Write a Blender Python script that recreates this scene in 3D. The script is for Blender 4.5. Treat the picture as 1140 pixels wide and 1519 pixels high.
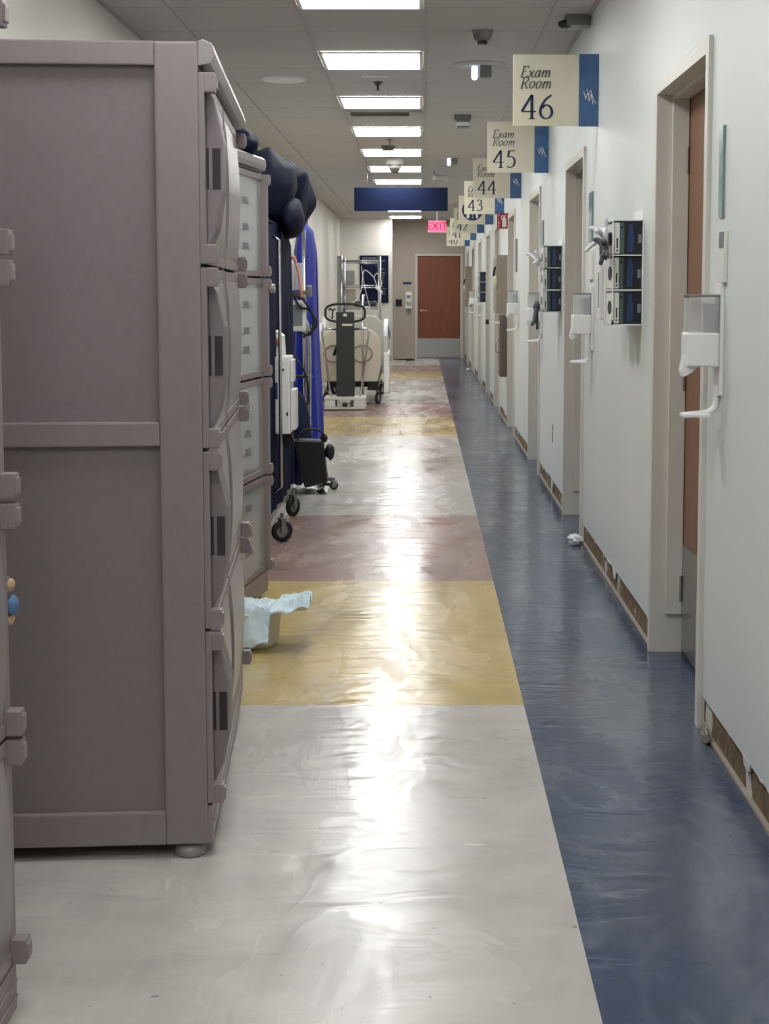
import bpy, bmesh, math, random
from mathutils import Vector, Matrix, noise

# ------------------------------------------------------------------ camera, world, exposure
S = bpy.context.scene
C = S.collection
for o in list(bpy.data.objects):
    bpy.data.objects.remove(o)
R = math.radians
PI = math.pi
CAM_H = 1.37
cd = bpy.data.cameras.new('camera')
cd.sensor_fit = 'AUTO'
cd.sensor_width = 36.0
cd.lens = 36.0 * 2200 / 1519
cd.shift_x = -55 / 1519
cd.shift_y = -125.7 / 1519
cd.clip_start = 0.05
cd.clip_end = 100
cam = bpy.data.objects.new('camera', cd)
C.objects.link(cam)
cam.location = (0, 0, CAM_H)
cam.rotation_euler = (R(90) - math.atan(.0917), 0, 0)
S.camera = cam
w = bpy.data.worlds.new('world')
S.world = w
w.use_nodes = True
w.node_tree.nodes['Background'].inputs[0].default_value = (.8, .85, .9, 1)
w.node_tree.nodes['Background'].inputs[1].default_value = .15
S.view_settings.view_transform = 'Standard'
S.view_settings.look = 'None'
S.view_settings.gamma = 1
S.view_settings.use_curve_mapping = False
S.view_settings.exposure = 0.3
LAMP = 17.0          # strength of the ceiling panels

# ------------------------------------------------------------------ materials
def srgb(r, g, b):
    f = lambda c: (c / 255) / 12.92 if c / 255 <= .04045 else ((c / 255 + .055) / 1.055) ** 2.4
    return (f(r), f(g), f(b), 1)

def mat(name, col, rough=.5, metal=0.0, var=.06, scale=8.0, bump=0.0, bscale=60.0, spec=.5,
        trans=0.0, alpha=1.0, emit=None, estr=0.0, stretch=(1, 1, 1), rvar=.0):
    m = bpy.data.materials.new(name)
    m.use_nodes = True
    nt = m.node_tree
    N, L = nt.nodes, nt.links
    b = N['Principled BSDF']
    tc = N.new('ShaderNodeTexCoord')
    mp = N.new('ShaderNodeMapping')
    mp.inputs['Scale'].default_value = stretch
    L.new(tc.outputs['Object'], mp.inputs[0])
    n = N.new('ShaderNodeTexNoise')
    n.inputs['Scale'].default_value = scale
    n.inputs['Detail'].default_value = 5
    L.new(mp.outputs[0], n.inputs['Vector'])
    r = N.new('ShaderNodeValToRGB')
    c = Vector(col[:3])
    r.color_ramp.elements[0].position = .3
    r.color_ramp.elements[1].position = .7
    r.color_ramp.elements[0].color = (*[max(0, x * (1 - var)) for x in c], 1)
    r.color_ramp.elements[1].color = (*[min(1, x * (1 + var)) for x in c], 1)
    L.new(n.outputs['Fac'], r.inputs[0])
    L.new(r.outputs[0], b.inputs['Base Color'])
    b.inputs['Roughness'].default_value = rough
    if rvar:
        mr = N.new('ShaderNodeMapRange')
        mr.inputs['To Min'].default_value = max(.02, rough - rvar)
        mr.inputs['To Max'].default_value = rough + rvar
        L.new(n.outputs['Fac'], mr.inputs[0])
        L.new(mr.outputs[0], b.inputs['Roughness'])
    b.inputs['Metallic'].default_value = metal
    b.inputs['Specular IOR Level'].default_value = spec
    b.inputs['Transmission Weight'].default_value = trans
    b.inputs['Alpha'].default_value = alpha
    if emit:
        b.inputs['Emission Color'].default_value = emit
        b.inputs['Emission Strength'].default_value = estr
    if bump:
        n2 = N.new('ShaderNodeTexNoise')
        n2.inputs['Scale'].default_value = bscale
        n2.inputs['Detail'].default_value = 4
        L.new(mp.outputs[0], n2.inputs['Vector'])
        bp = N.new('ShaderNodeBump')
        bp.inputs['Strength'].default_value = bump
        bp.inputs['Distance'].default_value = .01
        L.new(n2.outputs['Fac'], bp.inputs['Height'])
        L.new(bp.outputs[0], b.inputs['Normal'])
    return m

def floor_mat(name, col, vein=None, dust=.3, spec=.42, rmax=.34):
    """polished vinyl: mottled colour, dried mop swirls in the gloss, gentle waviness"""
    m = bpy.data.materials.new(name)
    m.use_nodes = True
    nt = m.node_tree
    N, L = nt.nodes, nt.links
    b = N['Principled BSDF']
    tc = N.new('ShaderNodeTexCoord')
    def mapping(s):
        mp = N.new('ShaderNodeMapping')
        mp.inputs['Scale'].default_value = s
        L.new(tc.outputs['Object'], mp.inputs[0])
        return mp
    def nz(s, sc, det=4, dist=0.0):
        n = N.new('ShaderNodeTexNoise')
        n.inputs['Scale'].default_value = sc
        n.inputs['Detail'].default_value = det
        n.inputs['Distortion'].default_value = dist
        L.new(mapping(s).outputs[0], n.inputs['Vector'])
        return n
    c = Vector(col[:3])
    n1 = nz((1, 1, 1), 5, 6)
    r = N.new('ShaderNodeValToRGB')
    r.color_ramp.elements[0].position = .3
    r.color_ramp.elements[1].position = .72
    r.color_ramp.elements[0].color = (*(c * .86), 1)
    r.color_ramp.elements[1].color = (*(c * 1.08), 1)
    L.new(n1.outputs['Fac'], r.inputs[0])
    # pale dried swirls
    n2 = nz((1.3, .45, 1), 1.6, 7, 2.2)
    r2 = N.new('ShaderNodeValToRGB')
    e = r2.color_ramp.elements
    e[0].position = .44
    e[0].color = (0, 0, 0, 1)
    e[1].position = .5
    e[1].color = (1, 1, 1, 1)
    x = e.new(.56)
    x.color = (0, 0, 0, 1)
    L.new(n2.outputs['Fac'], r2.inputs[0])
    # dirt flecks
    n4 = nz((1, 1, 1), 26, 2)
    r4 = N.new('ShaderNodeValToRGB')
    r4.color_ramp.elements[0].position = .24
    r4.color_ramp.elements[0].color = (1, 1, 1, 1)
    r4.color_ramp.elements[1].position = .26
    r4.color_ramp.elements[1].color = (0, 0, 0, 1)
    L.new(n4.outputs['Fac'], r4.inputs[0])
    mx = N.new('ShaderNodeMix')
    mx.data_type = 'RGBA'
    L.new(r.outputs[0], mx.inputs[6])
    mx.inputs[7].default_value = vein if vein else (*[min(1, v * 1.25 + .04) for v in c], 1)
    ml = N.new('ShaderNodeMath')
    ml.operation = 'MULTIPLY'
    ml.inputs[1].default_value = .13
    L.new(r2.outputs[0], ml.inputs[0])
    L.new(ml.outputs[0], mx.inputs[0])
    mx2 = N.new('ShaderNodeMix')
    mx2.data_type = 'RGBA'
    # dull film of dust in long patches
    n6 = nz((1.6, .5, 1), 1.3, 5, .8)
    r6 = N.new('ShaderNodeValToRGB')
    r6.color_ramp.elements[0].position = .45
    r6.color_ramp.elements[0].color = (0, 0, 0, 1)
    r6.color_ramp.elements[1].position = .65
    r6.color_ramp.elements[1].color = (dust, dust, dust, 1)
    L.new(n6.outputs['Fac'], r6.inputs[0])
    mxd = N.new('ShaderNodeMix')
    mxd.data_type = 'RGBA'
    L.new(r6.outputs[0], mxd.inputs[0])
    L.new(mx.outputs[2], mxd.inputs[6])
    mxd.inputs[7].default_value = srgb(150, 148, 146)
    L.new(mxd.outputs[2], mx2.inputs[6])
    mx2.inputs[7].default_value = (*(c * .35), 1)
    ml2 = N.new('ShaderNodeMath')
    ml2.operation = 'MULTIPLY'
    ml2.inputs[1].default_value = .7
    L.new(r4.outputs[0], ml2.inputs[0])
    L.new(ml2.outputs[0], mx2.inputs[0])
    L.new(mx2.outputs[2], b.inputs['Base Color'])
    # roughness
    n3 = nz((1, .35, 1), 2.2, 5, 1.2)
    mr = N.new('ShaderNodeMapRange')
    mr.inputs['From Min'].default_value = .3
    mr.inputs['From Max'].default_value = .7
    mr.inputs['To Min'].default_value = .17
    mr.inputs['To Max'].default_value = rmax
    L.new(n3.outputs['Fac'], mr.inputs[0])
    ad = N.new('ShaderNodeMath')
    ad.operation = 'MULTIPLY_ADD'
    ad.inputs[1].default_value = -.08
    L.new(r2.outputs[0], ad.inputs[0])
    L.new(mr.outputs[0], ad.inputs[2])
    L.new(ad.outputs[0], b.inputs['Roughness'])
    b.inputs['Specular IOR Level'].default_value = spec
    # waviness
    n5 = nz((1.5, 4.6, 1), 1.7, 2, 1.1)
    bp = N.new('ShaderNodeBump')
    bp.inputs['Strength'].default_value = .35
    bp.inputs['Distance'].default_value = .014
    L.new(n5.outputs['Fac'], bp.inputs['Height'])
    bp2 = N.new('ShaderNodeBump')
    bp2.inputs['Strength'].default_value = .06
    bp2.inputs['Distance'].default_value = .002
    L.new(r2.outputs[0], bp2.inputs['Height'])
    L.new(bp.outputs[0], bp2.inputs['Normal'])
    L.new(bp2.outputs[0], b.inputs['Normal'])
    return m

def ceiling_mat():
    m = mat('ceiling_tile', srgb(196, 193, 189), .9, var=.03, scale=3, bump=.15, bscale=90)
    nt = m.node_tree
    N, L = nt.nodes, nt.links
    b = N['Principled BSDF']
    src = b.inputs['Base Color'].links[0].from_socket
    tc = N.new('ShaderNodeTexCoord')
    sp = N.new('ShaderNodeSeparateXYZ')
    L.new(tc.outputs['Object'], sp.inputs[0])
    ad = N.new('ShaderNodeMath')
    ad.operation = 'ADD'
    ad.inputs[1].default_value = 60 * .6833 - 6.98
    L.new(sp.outputs['Y'], ad.inputs[0])
    md = N.new('ShaderNodeMath')
    md.operation = 'MODULO'
    md.inputs[1].default_value = .68333
    L.new(ad.outputs[0], md.inputs[0])
    lt = N.new('ShaderNodeMath')
    lt.operation = 'LESS_THAN'
    lt.inputs[1].default_value = .008
    L.new(md.outputs[0], lt.inputs[0])
    mx = N.new('ShaderNodeMix')
    mx.data_type = 'RGBA'
    L.new(lt.outputs[0], mx.inputs[0])
    L.new(src, mx.inputs[6])
    mx.inputs[7].default_value = srgb(135, 132, 130)
    L.new(mx.outputs[2], b.inputs['Base Color'])
    return m

def torn_mat():
    """exposed glue, paper and plaster under the missing skirting"""
    m = mat('torn_plaster', srgb(116, 96, 72), .9, var=.35, scale=22, bump=.8, bscale=40)
    nt = m.node_tree
    N, L = nt.nodes, nt.links
    b = N['Principled BSDF']
    src = b.inputs['Base Color'].links[0].from_socket
    tc = N.new('ShaderNodeTexCoord')
    mp = N.new('ShaderNodeMapping')
    mp.inputs['Scale'].default_value = (1, 1, .6)
    L.new(tc.outputs['Object'], mp.inputs[0])
    n = N.new('ShaderNodeTexNoise')
    n.inputs['Scale'].default_value = 7
    n.inputs['Detail'].default_value = 6
    n.inputs['Roughness'].default_value = .6
    L.new(mp.outputs[0], n.inputs['Vector'])
    r = N.new('ShaderNodeValToRGB')
    r.color_ramp.interpolation = 'CONSTANT'
    r.color_ramp.elements[0].position = 0
    r.color_ramp.elements[0].color = (0, 0, 0, 1)
    r.color_ramp.elements[1].position = .6
    r.color_ramp.elements[1].color = (1, 1, 1, 1)
    L.new(n.outputs['Fac'], r.inputs[0])
    mx = N.new('ShaderNodeMix')
    mx.data_type = 'RGBA'
    L.new(r.outputs[0], mx.inputs[0])
    L.new(src, mx.inputs[6])
    mx.inputs[7].default_value = srgb(205, 203, 196)
    L.new(mx.outputs[2], b.inputs['Base Color'])
    return m

M = dict(
    wallR=mat('painted_wall_cool', srgb(216, 221, 219), .45, var=.02, scale=2, bump=.06, bscale=160),
    wallL=mat('painted_wall_left', srgb(220, 217, 209), .6, var=.02, scale=2, bump=.05, bscale=160),
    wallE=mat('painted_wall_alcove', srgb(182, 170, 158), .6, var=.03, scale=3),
    ceil=ceiling_mat(), torn=torn_mat(),
    rail=mat('ceiling_rail', srgb(176, 174, 170), .5),
    frame=mat('door_frame_paint', srgb(208, 206, 197), .4, var=.04, scale=6, bump=.05),
    wood=mat('brown_wood_veneer', srgb(130, 92, 71), .42, var=.14, scale=9, stretch=(6, 6, .5)),
    woodE=mat('red_brown_door_veneer', srgb(124, 68, 42), .4, var=.16, scale=7, stretch=(6, 6, .4)),
    steel=mat('brushed_steel', srgb(170, 170, 168), .3, .9, var=.08, scale=20, stretch=(1, 1, 12)),
    chrome=mat('chrome', srgb(205, 205, 205), .2, 1.0, var=.04),
    greysteel=mat('dull_grey_steel', srgb(140, 140, 138), .42, .8, var=.1),
    cab=mat('mauve_grey_cabinet', srgb(137, 126, 128), .42, var=.05, scale=30, bump=.05, bscale=250, rvar=.05),
    cabpanel=mat('mauve_grey_panel', srgb(128, 119, 121), .5, var=.04, scale=40, bump=.06, bscale=260),
    cabdoor=mat('mauve_grey_door', srgb(141, 134, 136), .3, var=.04, scale=20),
    dark=mat('dark_recess', srgb(52, 44, 46), .7),
    rubber=mat('black_rubber', srgb(26, 26, 27), .6),
    black=mat('black_plastic', srgb(30, 31, 32), .4, var=.15),
    charcoal=mat('charcoal_enamel', srgb(46, 50, 51), .42, var=.08),
    white=mat('white_plastic', srgb(232, 233, 232), .3, var=.02),
    offwhite=mat('offwhite_card', srgb(222, 222, 216), .6, var=.03),
    cream=mat('cream_plastic', srgb(214, 207, 190), .35, var=.04),
    navy=mat('navy_nylon', srgb(13, 20, 50), .8, var=.25, scale=9, bump=.3, bscale=25, spec=.12),
    navybag=mat('navy_plastic_bag', srgb(10, 18, 44), .75, var=.3, scale=8, bump=.4, bscale=14, spec=.25),
    royal=mat('royal_blue_fabric', srgb(8, 36, 150), .55, var=.2, scale=6, stretch=(3, 3, .4), bump=.2, bscale=30),
    signcream=mat('cream_sign_face', srgb(222, 216, 194), .35, var=.03),
    signblue=mat('blue_sign_band', srgb(64, 102, 148), .3, var=.25, scale=5, stretch=(1, 1, 2)),
    ink=mat('navy_lettering', srgb(32, 44, 82), .4),
    ink2=mat('grey_lettering', srgb(62, 66, 78), .4),
    signnavy=mat('navy_sign_face', srgb(4, 18, 50), .45, var=.18, scale=5, stretch=(.4, 1, 5), spec=.2),
    red=mat('red_sign_face', srgb(158, 26, 44), .4),
    whitepaint=mat('white_print', srgb(235, 236, 238), .5),
    pad=mat('pale_blue_pad', srgb(206, 224, 232), .7, var=.05, scale=14),
    paper=mat('white_paper', srgb(228, 230, 232), .7, var=.03),
    beige=mat('beige_laminate', srgb(152, 143, 129), .45, var=.05),
    taupe=mat('taupe_laminate', srgb(98, 91, 82), .4, var=.06),
    glove=mat('dark_grey_glove', srgb(66, 68, 74), .55, var=.1),
    glovew=mat('white_glove', srgb(225, 227, 230), .5),
    navybox=mat('navy_box', srgb(12, 17, 30), .5, var=.1),
    greenbox=mat('grey_green_box', srgb(70, 90, 86), .4),
    bluebox=mat('mid_blue_print', srgb(30, 52, 98), .5),
    copper=mat('orange_cord', srgb(214, 138, 110), .5),
    tan=mat('tan_fabric', srgb(196, 164, 122), .7),
    softblue=mat('soft_blue_fabric', srgb(84, 120, 160), .7),
    wire=mat('dark_wire', srgb(70, 70, 72), .4, .6),
    clear=mat('clear_plastic', srgb(225, 230, 230), .1, alpha=.38, var=.01),
    pane=mat('clear_cabinet_door', srgb(182, 184, 184), .02, trans=.3, var=.02, spec=1.0),
    tealpane=mat('green_edged_acrylic', srgb(140, 172, 172), .15, trans=.35, var=.05),
    lens=mat('light_diffuser', srgb(245, 245, 240), .5, emit=(1, 1, .985, 1), estr=LAMP),
    call=mat('lit_call_lamp', srgb(200, 215, 255), .3, emit=(.55, .7, 1, 1), estr=2.5),
    exitbg=mat('lit_exit_face', srgb(255, 90, 120), .4, emit=(1, .10, .22, 1), estr=1.1),
    exitred=mat('exit_letter_red', srgb(150, 10, 30), .4),
    black_s=mat('black_glass', srgb(14, 20, 18), .15),
    label=mat('grey_print', srgb(120, 122, 126), .5),
    cable=mat('black_cable', srgb(22, 22, 24), .5),
    grime=mat('grey_pipe_cover', srgb(150, 142, 130), .5),
    f_cream=floor_mat('vinyl_cream', srgb(186, 182, 176)),
    f_yellow=floor_mat('vinyl_yellow', srgb(188, 166, 108)),
    f_pink=floor_mat('vinyl_rose_brown', srgb(150, 124, 116)),
    f_blue=floor_mat('vinyl_blue', srgb(46, 64, 92), vein=srgb(125, 134, 148), dust=.22, spec=.7, rmax=.26),
)

# ------------------------------------------------------------------ mesh helpers
def bx(bm, x0, x1, y0, y1, z0, z1, bev=0.0, seg=2):
    if x0 > x1: x0, x1 = x1, x0
    if y0 > y1: y0, y1 = y1, y0
    if z0 > z1: z0, z1 = z1, z0
    r = bmesh.ops.create_cube(bm, size=1, matrix=Matrix.Translation(((x0 + x1) / 2, (y0 + y1) / 2, (z0 + z1) / 2)) @ Matrix.Diagonal((x1 - x0, y1 - y0, z1 - z0, 1)))
    if bev:
        bev = min(bev, .45 * min(x1 - x0, y1 - y0, z1 - z0))
        es = {e for v in r['verts'] for e in v.link_edges}
        bmesh.ops.bevel(bm, geom=list(es), offset=bev, segments=seg, affect='EDGES', profile=.7)
    return bm

def smooth_path(pts, n=6):
    P = [Vector(p) for p in pts]
    if len(P) < 3 or n < 2: return P
    out = []
    for i in range(len(P) - 1):
        p0 = P[max(0, i - 1)]; p1 = P[i]; p2 = P[i + 1]; p3 = P[min(len(P) - 1, i + 2)]
        for k in range(n):
            t = k / n
            out.append(.5 * ((2 * p1) + (p2 - p0) * t + (2 * p0 - 5 * p1 + 4 * p2 - p3) * t * t + (3 * p1 - p0 - 3 * p2 + p3) * t ** 3))
    out.append(P[-1])
    return out

def tube(bm, pts, r, seg=10, sm=0, closed=False, cap=True):
    P = smooth_path(pts, sm) if sm else [Vector(p) for p in pts]
    n = len(P)
    up = Vector((0, 0, 1))
    rings = []
    prev = None
    for i, p in enumerate(P):
        if closed: d = P[(i + 1) % n] - P[i - 1]
        else: d = P[min(n - 1, i + 1)] - P[max(0, i - 1)]
        d.normalize()
        if prev is None:
            a = up if abs(d.z) < .9 else Vector((1, 0, 0))
            u = d.cross(a).normalized()
        else:
            u = (prev - d * prev.dot(d)).normalized()
        prev = u
        v = d.cross(u)
        rr = r[i] if isinstance(r, (list, tuple)) else r
        rings.append([bm.verts.new(p + (u * math.cos(2 * PI * k / seg) + v * math.sin(2 * PI * k / seg)) * rr) for k in range(seg)])
    m = n if closed else n - 1
    for i in range(m):
        a, b = rings[i], rings[(i + 1) % n]
        for k in range(seg):
            f = bm.faces.new((a[k], a[(k + 1) % seg], b[(k + 1) % seg], b[k]))
            f.smooth = True
    if cap and not closed:
        bm.faces.new(rings[0][::-1]); bm.faces.new(rings[-1])
    return bm

def lathe(bm, prof, c=(0, 0, 0), seg=28, sx=1, sy=1):
    rings = []
    for r, z in prof:
        if r < 1e-5:
            rings.append([bm.verts.new((c[0], c[1], c[2] + z))])
        else:
            rings.append([bm.verts.new((c[0] + sx * r * math.cos(2 * PI * k / seg), c[1] + sy * r * math.sin(2 * PI * k / seg), c[2] + z)) for k in range(seg)])
    for a, b in zip(rings, rings[1:]):
        for k in range(seg):
            q = [a[k % len(a)], a[(k + 1) % len(a)], b[(k + 1) % len(b)], b[k % len(b)]]
            q = list(dict.fromkeys(q))
            if len(q) > 2:
                f = bm.faces.new(q); f.smooth = True
    return bm

def prism(bm, pts, axis, a, b, smooth=False):
    """polygon pts (2D) extruded along axis from a to b. axis x: pts=(y,z); y: (x,z); z: (x,y)"""
    def P(p, t):
        return {'x': (t, p[0], p[1]), 'y': (p[0], t, p[1]), 'z': (p[0], p[1], t)}[axis]
    A = [bm.verts.new(P(p, a)) for p in pts]
    B = [bm.verts.new(P(p, b)) for p in pts]
    n = len(pts)
    fs = [bm.faces.new(A), bm.faces.new(B[::-1])]
    for i in range(n):
        f = bm.faces.new((A[i], B[i], B[(i + 1) % n], A[(i + 1) % n]))
        f.smooth = smooth
    bmesh.ops.recalc_face_normals(bm, faces=bm.faces[:])
    return bm

def disc(bm, c, r, h, axis='z', seg=24):
    rot = {'z': Matrix(), 'x': Matrix.Rotation(PI / 2, 4, 'Y'), 'y': Matrix.Rotation(PI / 2, 4, 'X')}[axis]
    bmesh.ops.create_cone(bm, cap_ends=True, segments=seg, radius1=r, radius2=r, depth=h, matrix=Matrix.Translation(c) @ rot)
    return bm

def lump(bm, c, s, amp=.25, seed=0, sub=4, freq=2.2, crease=.5):
    r = bmesh.ops.create_icosphere(bm, subdivisions=sub, radius=1)
    off = Vector((seed * 7.3, seed * 3.1, seed * 1.7))
    for v in r['verts']:
        n = v.co.normalized()
        d = noise.noise(n * freq + off) * amp
        d += (abs(noise.noise(n * freq * 2.3 + off)) - .3) * -amp * crease
        d += (abs(noise.noise(n * freq * 5 + off)) - .2) * -amp * crease * .45
        p = n * (1 + d)
        v.co = Vector((c[0] + p.x * s[0], c[1] + p.y * s[1], c[2] + p.z * s[2]))
    for f in bm.faces: f.smooth = True
    return bm

def sheet(bm, fn, nu, nv):
    g = [[bm.verts.new(fn(i / nu, j / nv)) for j in range(nv + 1)] for i in range(nu + 1)]
    for i in range(nu):
        for j in range(nv):
            f = bm.faces.new((g[i][j], g[i + 1][j], g[i + 1][j + 1], g[i][j + 1]))
            f.smooth = True
    return bm

def B(): return bmesh.new()

def obj(name, bm, m, parent=None, bevel=0.0, solid=0.0, flat_angle=True, label=None):
    me = bpy.data.meshes.new(name)
    bm.to_mesh(me); bm.free()
    me.materials.append(M[m] if isinstance(m, str) else m)
    o = bpy.data.objects.new(name, me)
    C.objects.link(o)
    if parent: o.parent = parent
    if solid:
        s = o.modifiers.new('solid', 'SOLIDIFY'); s.thickness = solid
    if bevel:
        b = o.modifiers.new('bevel', 'BEVEL'); b.width = bevel; b.segments = 2; b.limit_method = 'ANGLE'; b.angle_limit = R(40)
    if label: o['label'] = label
    return o

def box(name, x0, x1, y0, y1, z0, z1, m, parent=None, bev=0.0, label=None):
    return obj(name, bx(B(), x0, x1, y0, y1, z0, z1, bev), m, parent, label=label)

def tag(o, label, cat, group=None, kind=None):
    o['label'] = label
    if cat: o['category'] = cat
    if group: o['group'] = group
    if kind: o['kind'] = kind
    return o

def thing(name, label, cat, loc=(0, 0, 0), rz=0, group=None):
    o = bpy.data.objects.new(name, None)
    o.empty_display_size = .1
    C.objects.link(o)
    o.location = loc; o.rotation_euler = (0, 0, rz)
    return tag(o, label, cat, group)

def struct(name, bm, m, **k):
    o = obj(name, bm, m, **k)
    o['kind'] = 'structure'
    return o

def dup(root, loc, rz=None, label=None, group=None, scale=None):
    def cp(o, par):
        c = o.copy(); C.objects.link(c)
        if par: c.parent = par
        for ch in o.children: cp(ch, c)
        return c
    r = cp(root, None)
    r.location = loc
    if rz is not None: r.rotation_euler = (0, 0, rz)
    if scale: r.scale = scale
    if label: r['label'] = label
    if group: r['group'] = group
    return r

# ------------------------------------------------------------------ lettering (drawn strokes, thick stems and thin hairlines)
GL = {
 '4': (.66, [((.46, 1), (.02, .3), (.64, .3)), ((.46, 1), (.46, 0)), ((.33, 0), (.59, 0))], []),
 '6': (.62, [], [((.54, .99), (.32, .84), (.14, .58), (.06, .3), (.14, .08), (.32, 0), (.5, .09), (.56, .29), (.48, .5), (.3, .58), (.13, .44))]),
 '5': (.6, [((.54, .98), (.2, .98), (.14, .6))], [((.14, .6), (.32, .63), (.49, .53), (.54, .3), (.44, .08), (.24, 0), (.06, .06))]),
 '3': (.58, [], [((.08, .84), (.25, 1), (.45, .9), (.44, .66), (.22, .54)), ((.22, .54), (.46, .48), (.53, .24), (.4, .05), (.2, 0), (.04, .08))]),
 '2': (.6, [((.05, .03), (.56, .03))], [((.06, .76), (.15, .95), (.32, 1), (.48, .86), (.44, .6), (.24, .3), (.05, .03))]),
 '1': (.42, [((.08, .84), (.24, 1), (.24, 0)), ((.1, 0), (.38, 0))], []),
 '0': (.62, [], [((.3, 1), (.12, .84), (.05, .5), (.12, .16), (.3, 0), (.48, .16), (.55, .5), (.48, .84), (.3, 1))]),
 'E': (.66, [((.14, 0), (.14, 1)), ((.04, 1), (.58, 1), (.58, .86)), ((.14, .52), (.46, .52)), ((.04, 0), (.6, 0), (.63, .16))], []),
 'R': (.72, [((.14, 0), (.14, 1)), ((.04, 0), (.26, 0)), ((.3, .5), (.62, 0), (.72, 0))], [((.04, 1), (.32, 1), (.54, .9), (.54, .62), (.34, .5), (.14, .5))]),
 'x': (.52, [((.06, .62), (.42, 0), (.5, .03)), ((.46, .6), (.04, .02))], []),
 'a': (.54, [((.44, .62), (.42, .08), (.52, .04))], [((.43, .5), (.28, .64), (.1, .46), (.05, .2), (.14, .02), (.3, .08), (.42, .34))]),
 'm': (.84, [((.12, .62), (.12, 0)), ((.42, .44), (.42, 0)), ((.72, .44), (.72, .04), (.82, .04))], [((.12, .36), (.24, .58), (.37, .6), (.42, .44)), ((.42, .36), (.54, .58), (.67, .6), (.72, .44))]),
 'o': (.54, [], [((.26, .64), (.08, .48), (.06, .2), (.2, 0), (.38, .1), (.48, .38), (.4, .58), (.26, .64))]),
 ' ': (.3, [], []),
}
def lettering(bm, s, x, z, y, size, shear=0.0, thin=.022, thick=.058, track=.06):
    """text in the XZ plane at depth y, read from -Y"""
    for ch in s:
        wd, st, cu = GL[ch]
        for pts, sm in [(p, 0) for p in st] + [(p, 5) for p in cu]:
            segs = smooth_path([(p[0], p[1], 0) for p in pts], sm) if sm else [Vector((p[0], p[1], 0)) for p in pts]
            if not sm:      # straight strokes one by one
                runs = [segs[i:i + 2] for i in range(len(segs) - 1)]
            else: runs = [segs]
            for run in runs:
                prev = None
                for i, p in enumerate(run):
                    d = (run[min(len(run) - 1, i + 1)] - run[max(0, i - 1)]).normalized()
                    hw = thin + (thick - thin) * abs(d.y) ** 1.5
                    n = Vector((-d.y, d.x, 0)) * hw
                    vs = []
                    for q in (p + n, p - n):
                        vs.append(bm.verts.new((x + (q.x + q.y * shear) * size, y, z + q.y * size)))
                    if prev: bm.faces.new((prev[0], vs[0], vs[1], prev[1]))
                    prev = vs
        x += (wd + track) * size
    return x

def text_bm(s, size, loc, rot=(PI / 2, 0, 0), depth=.001, align='CENTER'):
    cu = bpy.data.curves.new('t', 'FONT')
    cu.body = s; cu.size = size; cu.extrude = depth; cu.align_x = align; cu.align_y = 'CENTER'; cu.resolution_u = 3
    o = bpy.data.objects.new('t', cu)
    C.objects.link(o)
    bpy.context.view_layer.update()
    me = bpy.data.meshes.new_from_object(o)
    bm = B(); bm.from_mesh(me)
    bpy.data.objects.remove(o); bpy.data.meshes.remove(me); bpy.data.curves.remove(cu)
    from mathutils import Euler
    bm.transform(Matrix.Translation(loc) @ Euler(rot).to_matrix().to_4x4())
    return bm

# ------------------------------------------------------------------ the setting
XL, XR, H = -1.60, .88, 2.80
Y0, YE, YA = -3.0, 29.3, 30.4           # behind camera, left end wall, alcove wall
XB = .34                                # edge of the blue strip
# door openings in the right wall (near edge, far edge)
DOORS = [(-1.0, .05), (4.56, 5.60), (8.02, 9.07), (11.02, 12.08), (13.98, 15.04), (16.66, 17.70),
         (19.1, 20.14), (21.8, 22.84), (24.7, 25.74), (27.7, 28.74)]
DH = 2.14

bands = [(Y0, -.27 + 0, 'f_yellow')]
per = 9.24
bands = []
for k in range(-1, 4):
    o0 = 4.824 + k * per
    bands += [(o0, o0 + 2.12, 'f_yellow'), (o0 + 2.12, o0 + 4.2, 'f_pink'), (o0 + 4.2, o0 + per, 'f_cream')]
bands = [(max(a, Y0), min(b, YA), m) for a, b, m in bands if b > Y0 and a < YA]
fm = B()
mats = ['f_cream', 'f_yellow', 'f_pink', 'f_blue']
def fquad(x0, x1, y0, y1, mi):
    f = fm.faces.new([fm.verts.new(p) for p in ((x0, y0, 0), (x1, y0, 0), (x1, y1, 0), (x0, y1, 0))])
    f.material_index = mi
for a, b, m in bands: fquad(XL - .05, XB, a, b, mats.index(m))
fquad(XB, 1.2, Y0, YA, 3)
fl = struct('floor', fm, 'f_cream')
for m in mats[1:]: fl.data.materials.append(M[m])

cm = B()
bx(cm, XL - .1, 1.2, Y0, YA + .1, H, H + .1)
struct('ceiling', cm, 'ceil')
for i, x in enumerate((-1.283, -.632, .022, .672)):
    struct('trim_%d' % (i + 1), bx(B(), x - .0085, x + .0085, Y0, YE, H - .006, H + .002), 'rail')
struct('trim_5', bx(B(), XL, XL + .02, Y0, YE, H - .006, H + .002), 'rail')
struct('trim_6', bx(B(), XR - .02, XR, Y0, YE, H - .006, H + .002), 'rail')

struct('wall_left', bx(B(), XL - .15, XL, Y0, YE + .2, 0, H), 'wallL')
struct('wall_back', bx(B(), XL - .15, 1.2, Y0 - .1, Y0, 0, H), 'wallL')
wm = B()
bx(wm, XL, -.60, YE, YE + .15, 0, H)
struct('wall_end', wm, 'wallL')
am = B()
bx(am, -.75, -.60, YE + .15, YA, 0, H)
bx(am, -.75, -.135, YA, YA + .1, 0, H)
bx(am, .84, 1.2, YA, YA + .1, 0, H)
bx(am, -.135, .84, YA, YA + .1, 2.13, H)
bx(am, -.135, .84, YA + .08, YA + .1, 0, 2.13)
struct('wall_alcove', am, 'wallE')
struct('trim_7', bx(B(), -.605, -.575, YE - .012, YE + .05, 0, H), 'frame')

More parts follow.
